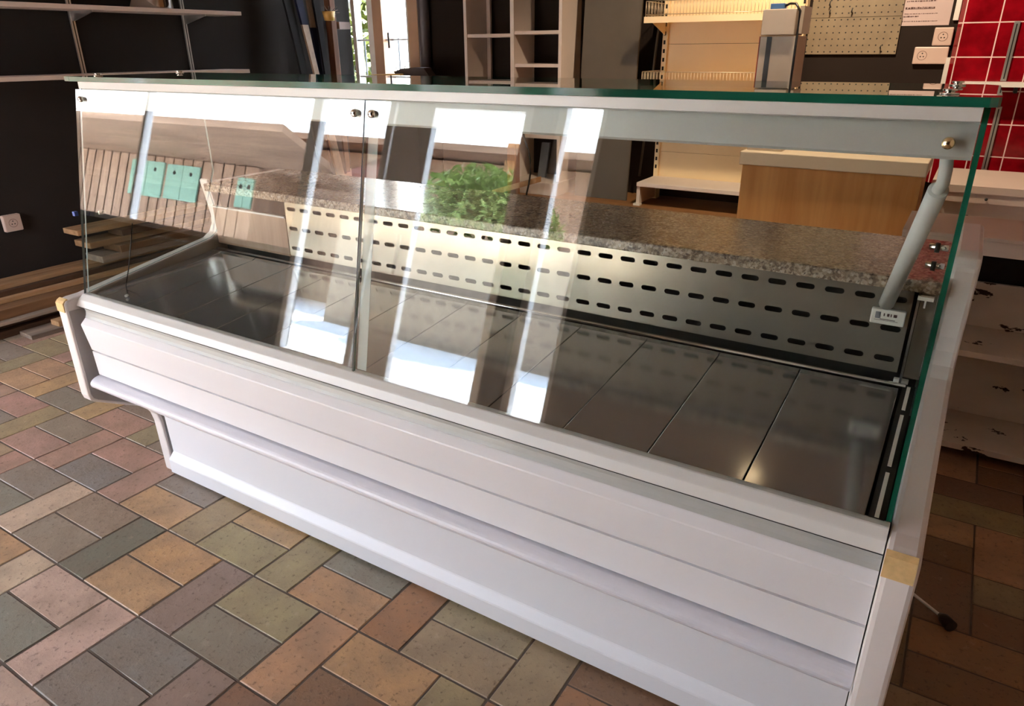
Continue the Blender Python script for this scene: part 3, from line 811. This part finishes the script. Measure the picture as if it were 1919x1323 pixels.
# cream gondola shelf
t = thing('gondola_shelf', (.8, 3.3, PLZ), 'cream metal shop shelf with wire-fenced shelves against the back wall', 'shop shelf')
gx0, gx1, gy = .405, 1.20, 3.42
for xa in (gx0, gx1 - .028):
    u = B(xa, xa + .028, gy - .03, gy + .03, PLZ, 2.3).build('upright', CREAM, t)
    z = .62
    while z < 1.75:
        B(xa + .007, xa + .019, gy - .0312, gy - .029, z, z + .022).build('slot', DARKV, u); z += .048
for z0, z1 in ((.56, .722), (.724, 1.05), (1.052, 1.34), (1.342, 1.62), (1.622, 2.0), (2.002, 2.3)):
    B(gx0 + .028, gx1 - .028, gy - .01, gy + .02, z0, z1).build('back_panel', CREAM, t)
B(gx0, gx1, 3.12, gy - .01, .545, .57).build('base_shelf', BEIGE, t, bevel=.003)
B(gx0, gx0 + .02, 3.13, gy, PLZ + .012, .545).build('foot', BEIGE, t)
B(gx1 - .02, gx1, 3.13, gy, PLZ, .545).build('foot', BEIGE, t)
B(gx0 - .012, gx0 + .03, 3.115, 3.15, PLZ, PLZ + .012).build('foot_pad', WHITE_PL, t)
def gshelf(z, yfr):
    s = MB(); s.box(gx0 - .005, gx1 + .005, yfr, gy - .03, z - .008, z); s.box(gx0 - .005, gx1 + .005, yfr - .004, yfr, z - .032, z)
    s = s.build('shelf', CREAM, t)
    mb = MB(); zt = z + .078
    for zz_ in (zt, z + .01):
        mb.tube([(gx0, gy - .04, zz_), (gx0, yfr + .004, zz_), (gx1, yfr + .004, zz_), (gx1, gy - .04, zz_)], .0022, 5)
    n = 44
    for i in range(n + 1):
        x_ = gx0 + (gx1 - gx0) * i / n; mb.tube([(x_, yfr + .004, z), (x_, yfr + .004, zt)], .0014, 4)
    for i in range(12):
        y_ = yfr + .01 + (gy - .05 - yfr) * i / 11; mb.tube([(gx0, y_, z), (gx0, y_, zt)], .0014, 4)
    mb.build('wire_guard', plain('guard_wire', srgb(206, 190, 164), .35, .6), s)
    for xx in (gx0 + .01, gx1 - .016):
        MB().prism([(gy - .03, z - .01), (gy - .03, z - .09), (yfr + .03, z - .012)], xx, xx + .004).build('bracket', CREAM, s)
gshelf(1.118, 3.10); gshelf(1.480, 3.10); gshelf(1.84, 3.10)

# plywood counter with white top
t = thing('wooden_counter', (1.59, 2.48, PLZ), 'orange plywood counter with a thick off-white top behind the glass counter', 'counter')
B(1.235, 1.95, 2.315, 2.64, PLZ, .838).build('body', PLY, t, bevel=.002)
B(1.222, 1.962, 2.30, 2.66, .838, .896).build('top_board', plain('offwhite_top', srgb(214, 196, 170), .45, var=.03), t, bevel=.004)

# grey machine on the plywood counter
ym = 2.36
t = thing('grey_machine', (1.3, 2.46, .896), 'upright grey metal machine with a black front strip and a blue cap on top', 'machine')
L0, L1 = at_y(1420, 110, ym).x, at_y(1489, 110, ym).x
zs_ = at_y(1455, 66, ym).z; zt_ = at_y(1460, 17, ym).z
B(L0, L1, ym, ym + .19, .896, zs_ - .003).build('body', MACH, t, bevel=.003)
U0, U1 = at_y(1428, 40, ym - .015).x, at_y(1491, 40, ym - .015).x
B(U0, U1, ym - .015, ym + .15, zs_, zt_).build('upper_box', plain('machine_light', srgb(184, 168, 150), .45, .2), t, bevel=.003)
B(U1 + .004, at_y(1503, 40, ym).x, ym + .02, ym + .17, zs_ + .005, zt_ + .01).build('rear_box', plain('machine_light2', srgb(176, 162, 146), .5), t)
s0, s1 = at_y(1433, 110, ym).x, at_y(1442, 110, ym).x
B(s0, s1, ym - .003, ym, at_y(1436, 156, ym).z, zs_ - .006).build('front_strip', BLACK, t)
B(L0 - .003, L0, ym, ym + .19, .93, zs_ - .004).build('edge_strip', REDP, t)
c0, c1 = at_y(1443, 10, ym).x, at_y(1469, 10, ym).x
B(c0, c1, ym + .01, ym + .06, zt_, zt_ + .022).build('cap', BLUE, t, bevel=.002)
xe = at_y(1494, 60, ym - .01).x
MB().tube([(c1, ym + .03, zt_ + .012), (c1 + .02, ym + .02, zt_ + .02), (xe - .02, ym - .005, zt_ + .018), (xe, ym - .006, zt_ - .01), (xe, ym - .004, zs_), (xe - .001, ym - .003, .95)], .005, 8).build('lead', BLACK, t)

# pegboard, notice, sockets
yw = YB
t = thing('pegboard', (1.43, yw - .01, 1.28), 'beige perforated pegboard on the dark back wall', 'pegboard')
B(1.205, 1.655, yw - .018, yw, 1.282, 1.462).build('board', PEGM, t); B(1.209, 1.652, yw - .018, yw, 1.464, 1.85).build('board', PEGM, t)
for u, v, hgt in ((1556, 10, .02), (1597, 23, .02), (1650, 90, .012), (1556, 24, .014)):
    p = at_y(u, v, yw - .02); MB().tube([(p.x, yw - .018, p.z), (p.x, yw - .045, p.z), (p.x + .004, yw - .05, p.z + hgt)], .003, 6).build('hook', IRON, t)
t = thing('paper_notice', (1.76, yw - .002, 1.415), 'printed paper notice taped to the wall right of the pegboard', 'notice')
B(1.652, 1.87, yw - .003, yw, 1.416, 1.72).build('sheet', PAPER, t)
mb = MB(); rr = random.Random(5)
def textline(u0, u1, v, h):
    p, q = at_y(u0, v, yw - .003), at_y(u1, v, yw - .003)
    x_ = p.x
    while x_ < q.x:
        w = rr.uniform(.003, .012); mb.box(x_, min(x_ + w, q.x), yw - .0038, yw - .003, p.z - h / 2 * rr.uniform(.6, 1.1), p.z + h / 2 * rr.uniform(.6, 1.1)); x_ += w + rr.uniform(.0008, .004)
for a_ in ((1697, 1752, 15.5, .008), (1695, 1758, 26.5, .003), (1693, 1722, 31.5, .006), (1690, 1756, 40.5, .0035), (1700, 1755, 3, .006)): textline(*a_)
p, q = at_y(1697, 17.5, yw - .003), at_y(1752, 17.5, yw - .003); mb.box(p.x, q.x, yw - .0038, yw - .003, p.z - .001, p.z + .001)
mb.build('printed_text', INK, t)
c = at_y(1767, 68.5, yw - .03); socket('wall_socket', (c.x, yw, c.z), 'y', .085, .085, 'square wall socket directly below the notice, above the double socket', (.0,), 'sockets beside the red tiles')
c = at_y(1743.5, 104, yw - .03); socket('wall_socket', (c.x, yw, c.z), 'y', .155, .082, 'wide double wall socket left of the red tiles', (-.038,), 'sockets beside the red tiles')
p0, p1 = at_y(1797, 8, yw - .02), at_y(1793, 38, yw - .02)
tag(recenter(B(p0.x - .012, p0.x + .012, yw - .02, yw, p1.z, p0.z + .06).build('wall_bracket', WHITE_PL, bevel=.002)), 'slim white bracket on the wall between the notice and the red tiles', 'bracket')

# red tiled wall section
YT = 3.40
mb = MB(); mb.prism([(1.936, YT), (XR, YT), (XR, YB), (1.912, YB), (1.912, YT + .045)], .656, ZC, 'z')
struct(mb.build('wall_back_tiled', REDW))
mb = MB(); z0_ = .66; mb.prism([(1.890, YB), (1.890, YT + .075), (1.912, YT + .045), (1.912, YB)], z0_, at_y(1775, 108, YT).z, 'z')
struct(mb.build('trim_1', TRIMW))
# shelf strips and shelf on the tiles
def rail(u0, v0, u1, v1, label):
    p, q = at_y(u0, v0, YT - .01), at_y(u1, v1, YT - .01)
    t = thing('slotted_rail', ((p.x + q.x) / 2, YT - .006, min(p.z, q.z)), label, 'shelf rail', 'slotted rails on the red tiles')
    x_ = (p.x + q.x) / 2
    B(x_ - .012, x_ + .012, YT - .012, YT, min(p.z, q.z), max(p.z, q.z)).build('rail', ALU, t)
    B(x_ - .0025, x_ + .0025, YT - .0125, YT - .012, min(p.z, q.z) + .01, max(p.z, q.z) - .01).build('slot_row', BLACK, t)
rail(1903, 40, 1884, 152, 'slotted metal rail on the red tiles above the small shelf')
rail(1868, 200, 1848, 320, 'slotted metal rail on the red tiles below the small shelf')
s0 = at_y(1785, 158, YT - .02)
t = thing('tile_shelf', (2.2, YT - .07, 1.14), 'narrow white shelf on the red tiles, level with the glass top', 'shelf')
B(s0.x + .02, 2.9, YT - .13, YT, 1.138, 1.158).build('board', TRIMW, t); B(s0.x + .26, s0.x + .275, YT - .1, YT, 1.11, 1.138).build('bracket', BLACK, t)

# far white drawer cabinet under the red tiles
t = thing('drawer_cabinet', (2.4, 2.85, PLZ), 'worn white drawer cabinet below the red tiles on the far right', 'cabinet')
B(1.99, 3.1, 2.62, 3.1, .47, .72).build('body', PEEL, t); B(1.975, 3.12, 2.6, 3.12, .745, .775).build('top_board', SHELFW, t)
dr = B(2.03, 3.06, 2.605, 2.62, .705, .745).build('drawer', SHELFW, t)
kp = at_y(1850, 366, 2.6); MB().lathe([(.0001, -.012), (.006, -.010), (.006, .0), (.003, .002)], (kp.x, 2.60, .725), 'y', 12).build('knob', BLACK, dr)
for xx in (1.985, 3.08): B(xx, xx + .03, 2.62, 3.1, PLZ, .745).build('side_panel', PEEL, t)
B(1.92, 1.985, 2.60, 2.66, PLZ, 1.05).build('corner_post', TRIMW, t) if False else None

# near old white open cabinet on the right
t = thing('open_cabinet', (2.5, 1.8, 0), 'old white open cabinet with peeling paint right of the counter', 'cabinet')
zt = .775; yf = 1.60; cx0, cx1 = 1.955, 3.1
B(cx0, cx1, yf, 1.93, zt - .012, zt).build('top_board', SHELFW, t, bevel=.002)
B(cx0 + .005, cx1, yf + .005, yf + .03, zt - .058, zt - .013).build('front_rail', SHELFW, t)
zs2 = at_y(1850, 664, yf).z; zs3 = at_y(1840, 842, yf).z
B(cx0 + .02, cx1, yf, 1.9, zs2 - .022, zs2).build('shelf', PEEL, t, bevel=.002)
B(cx0 + .02, cx1, yf, 1.9, zs3 - .022, zs3).build('shelf', PEEL, t, bevel=.002)
B(cx0, cx0 + .02, yf + .02, 1.9, 0, zt - .012).build('side_panel', PEEL, t)
B(cx1 - .02, cx1, yf + .02, 1.9, 0, zt - .012).build('side_panel', PEEL, t)
B(cx0 + .02, cx1 - .02, 1.88, 1.90, zs3, .56).build('back_board', PEEL, t)
B(cx0 + .02, cx1 - .02, 1.895, 1.91, .56, zt - .012).build('back_shade', DARKV, t)  # black sheet stands in for the shaded interior below the top
B(cx0 + .02, cx1 - .02, 1.86, 1.88, .0, zs3 - .022).build('base_shade', DARKV, t)  # black sheet stands in for the shade under the bottom shelf

# ------------------------------------------------------------------ ceiling lamp (lights the back of the shop)
LP = Vector((1.45, 2.05, ZC)); LD = Vector((1.25, 3.45, .95)) - LP; LD.normalize()
t = thing('ceiling_spotlight', LP, 'white ceiling spotlight aimed at the cream shop shelf, above the picture', 'lamp')
MB().lathe([(.0001, 0), (.05, 0), (.05, -.02), (.012, -.025), (.012, -.10)], LP, 'z', 20).build('base', TRIMW, t)
hd = LP + Vector((0, 0, -.12))
MB().tube([hd - LD * .05, hd - LD * .045, hd + LD * .06, hd + LD * .10], [.02, .035, .045, .05], 20).build('lamp_head', TRIMW, t)
tb = NT('bulb_glow'); tb.bsdf((1, .9, .75), .4, emis=(1, .72, .42), estr=12.)
MB().tube([hd + LD * .101, hd + LD * .104], .042, 20).build('bulb', tb.m, t)
ld = bpy.data.lights.new('spot_light', 'SPOT'); ld.energy = 66; ld.color = (1, .78, .55); ld.shadow_soft_size = .05
ld.spot_size = math.radians(105); ld.spot_blend = .5
lo = bpy.data.objects.new('spot_light', ld); COL.objects.link(lo); lo.location = hd + LD * .115
lo.rotation_euler = LD.to_track_quat('-Z', 'Y').to_euler()

# ------------------------------------------------------------------ outside, front: street, chalets, plants (seen mirrored in the glass)
struct(B(-60, 30, -60, YF - .2, -.25, -.03).build('ground_street', PAVE))
def chalet(x0, x1, y, zt, label, mat=TIMBER, shut=(), roof=(), depth=4.2, ext=1.):
    t = thing('chalet', ((x0 + x1) / 2, y - 2, -.03), label, 'house')
    B(x0, x1, y - depth, y, -.05, zt).build('wall', mat, t)
    mb = MB()
    for (ya, za), (yb_, zb_) in zip(roof[:-1], roof[1:]):
        mb.hexa([(X, Y_, Z_) for X in (x0 - 1, x1 + ext) for Y_, z_ in ((y + ya, za), (y + yb_, zb_)) for Z_ in (z_, z_ + .16)])
    mb.build('roof', [TIMBER2], t)
    for (a, b, c, d_) in shut:
        mid = (a + b) / 2
        for q0, q1 in ((a, mid - .01), (mid + .01, b)):
            s = B(q0, q1, y, y + .05, c, d_).build('shutter', SHUT, t)
            MB().lathe([(.0001, 0), (.055, 0), (.055, .01), (.0001, .01)], ((q0 + q1) / 2, y + .05, d_ - .22), 'y', 12).build('cutout', DARKV, s)
    return t
ch = chalet(-24, -12.9, -11, 3.05, 'brown timber chalet with pale green shutters across the street, mirrored in the left glass', shut=((-18.15, -16.65, 1.92, 2.90), (-16.5, -15.1, 1.94, 2.88), (-13.55, -12.95, 2.0, 2.75)), roof=((1.7, 3.55), (-.2, 3.02), (-1.75, 2.98)), depth=1.7, ext=2.6)
for k in range(26):
    B(-23.9 + k * .42, -23.9 + k * .42 + .02, -11.0, -10.98, 0, 3.2).build('board_joint', PLANK_D, ch)
h2 = chalet(-21.0, 2.0, -13.6, 4.22, 'dark brown timber house across the street, mirrored in the right glass', roof=((.8, 4.3), (-5, 4.22)))
MB().hexa([(X, Y_, Z_) for X in (-11.5, -9.8) for Y_, z_ in ((-13.6, 4.1), (-12.5, 3.45)) for Z_ in (z_ - .1, z_)]).build('porch_roof', ROOFT, h2)
B(-10.35, -10.15, -13.5, -13.4, 0, 4.7).build('corner_board', PLANK_C, h2)
B(-7.3, -7.0, -13.5, -13.35, 0, 4.7).build('corner_board', PLANK_C, h2)
def bush(name, c, r, n, mat, label, cat, seed, leaf=.05, squash=.8):
    t = thing(name, (c[0], c[1], c[2]), label, cat)
    rr = random.Random(seed); mb = MB()
    for _ in range(n):
        a, b = rr.uniform(0, 2 * PI), rr.uniform(-.2, 1)
        q = r * rr.uniform(.55, 1.08); s_ = math.sqrt(max(0, 1 - b * b))
        p = Vector((c[0] + q * s_ * math.cos(a), c[1] + q * s_ * math.sin(a), c[2] + r * .25 + q * b * squash))
        d1 = Vector((rr.uniform(-1, 1), rr.uniform(-1, 1), rr.uniform(-1, 1))).normalized() * leaf
        d2 = d1.orthogonal().normalized() * leaf * .4
        mb._face([mb.bm.verts.new(p - d1), mb.bm.verts.new(p + d2), mb.bm.verts.new(p + d1), mb.bm.verts.new(p - d2)])
    mb.build('foliage', mat, t)
    MB().tube([(c[0], c[1], c[2]), (c[0], c[1], c[2] + r * .7)], .03, 8).build('stem', STEM, t)
    return t
bush('shrub', (-4.75, -9.2, 1.85), 1.25, 3200, LEAF, 'green shrub in the stone planter across the street, mirrored over the counter', 'shrub', 1, .10, .75)
t = tag(recenter(B(-7.2, .5, -10.4, -8.3, -.03, 1.85).build('planter', plain('brown_stone', srgb(136, 120, 104), .9, var=.2, vscale=10, bump=.3, bscale=20))), 'long pale stone planter across the street holding the green shrub', 'planter')
bush('roadside_tree', (-27.6, -8.6, -.03), 3.0, 1800, LEAFY, 'pale green tree left of the shuttered chalet, mirrored at the left glass edge', 'tree', 2, .22, 1.1)

# ------------------------------------------------------------------ outside, back: garden, railing, white house
struct(B(-16, 10, YB + .2, 30, .1, .34).build('ground_garden', plain('grass', srgb(62, 70, 18), .9, var=.3)))
t = thing('iron_railing', (-1.9, 4.3, .34), 'black wrought iron balcony railing with scrolls outside the back door', 'railing')
mb = MB(); yr = 4.3
for z in (.45,): mb.tube([(-3.2, yr, z), (-1.0, yr, z)], .008, 6)
mb.build('rail', IRON, t)
for k in range(12):
    x_ = -3.2 + k * .2; MB().tube([(x_, yr, .34), (x_, yr, 1.42)], .007, 6).build('bar', IRON, t)
for k in range(11):
    x_ = -3.1 + k * .2; pts = []
    for i in range(22):
        a = i * .42; r_ = .075 * (1 - i / 26); pts.append((x_ + r_ * math.cos(a), yr, 1.12 + .10 * (i / 22) + r_ * math.sin(a)))
    MB().tube(pts, .005, 5).build('scroll', IRON, t)
lp = at_y(664, 12, 4.25)
t = thing('lantern', (lp.x, 4.25, lp.z), 'grey iron wall lantern outside the top left of the balcony door', 'lantern')
MB().lathe([(.0001, -.10), (.03, -.10), (.06, .02), (.07, .03), (.02, .10), (.0001, .11)], (lp.x, 4.25, lp.z), 'z', 6).build('body', FRAMEG, t)
MB().tube([(lp.x, 4.25, lp.z + .10), (lp.x, 4.25, lp.z + .2), (lp.x, YB + .2, lp.z + .24)], .006, 6).build('bracket', IRON, t)
bush('garden_hedge', (-8.9, 12.0, .34), 2.6, 6000, plain('hedge_leaf', srgb(64, 70, 14), .6, var=.45, vscale=3), 'sunlit yellow-green hedge in the garden beyond the balcony door', 'hedge', 5, .13, 1.0)
t = thing('white_house', (-3.6, 8.5, .34), 'sunlit white house wall beyond the right leaf of the balcony door', 'house')
B(-5.72, 1.0, 8.0, 9.5, .3, 4.2).build('wall', plain('white_render', srgb(235, 236, 240), .9), t)

# ------------------------------------------------------------------ light
w = bpy.data.worlds.new('world'); SC.world = w; w.use_nodes = True
nt = w.node_tree; nt.nodes.clear()
o_ = nt.nodes.new('ShaderNodeOutputWorld'); bg = nt.nodes.new('ShaderNodeBackground')
tc = nt.nodes.new('ShaderNodeTexCoord'); sp = nt.nodes.new('ShaderNodeSeparateXYZ'); rp = nt.nodes.new('ShaderNodeValToRGB')
nt.links.new(tc.outputs['Generated'], sp.inputs[0]); nt.links.new(sp.outputs[2], rp.inputs['Fac'])
e = rp.color_ramp.elements; e[0].position = 0.; e[0].color = (1., 1., 1., 1); e[1].position = .8; e[1].color = (.52, .70, 1., 1)
nt.links.new(rp.outputs[0], bg.inputs['Color']); bg.inputs['Strength'].default_value = 8.
nt.links.new(bg.outputs[0], o_.inputs[0])
sd = bpy.data.lights.new('sun', 'SUN'); sd.energy = 30; sd.angle = .01; sd.color = (1, .95, .86)
so = bpy.data.objects.new('sun', sd); COL.objects.link(so)
dirv = Vector((-.25, -.62, .74)).normalized()
so.rotation_euler = dirv.to_track_quat('Z', 'Y').to_euler(); so.location = (0, -20, 20)
def portal(x0, x1, z0, z1, y, back):
    pd = bpy.data.lights.new('portal', 'AREA'); pd.shape = 'RECTANGLE'; pd.size = x1 - x0; pd.size_y = z1 - z0
    pd.cycles.is_portal = True
    po = bpy.data.objects.new('window_portal', pd); COL.objects.link(po)
    po.location = ((x0 + x1) / 2, y, (z0 + z1) / 2)
    po.rotation_euler = (PI / 2, 0, 0) if not back else (-PI / 2, 0, 0)
    if not back: po.rotation_euler = (PI / 2, 0, PI)
    else: po.rotation_euler = (PI / 2, 0, 0)
portal(-6.6, .1, .0, 2.55, YF - .25, False)

SC.view_settings.view_transform = 'Standard'; SC.view_settings.look = 'None'
SC.view_settings.gamma = 1; SC.view_settings.use_curve_mapping = False
SC.view_settings.exposure = 1.55
cy = SC.cycles
cy.max_bounces = 14; cy.transparent_max_bounces = 24; cy.glossy_bounces = 6; cy.diffuse_bounces = 5
cy.use_denoising = True
cy.sample_clamp_indirect = 8.0
cy.caustics_reflective = False; cy.caustics_refractive = False
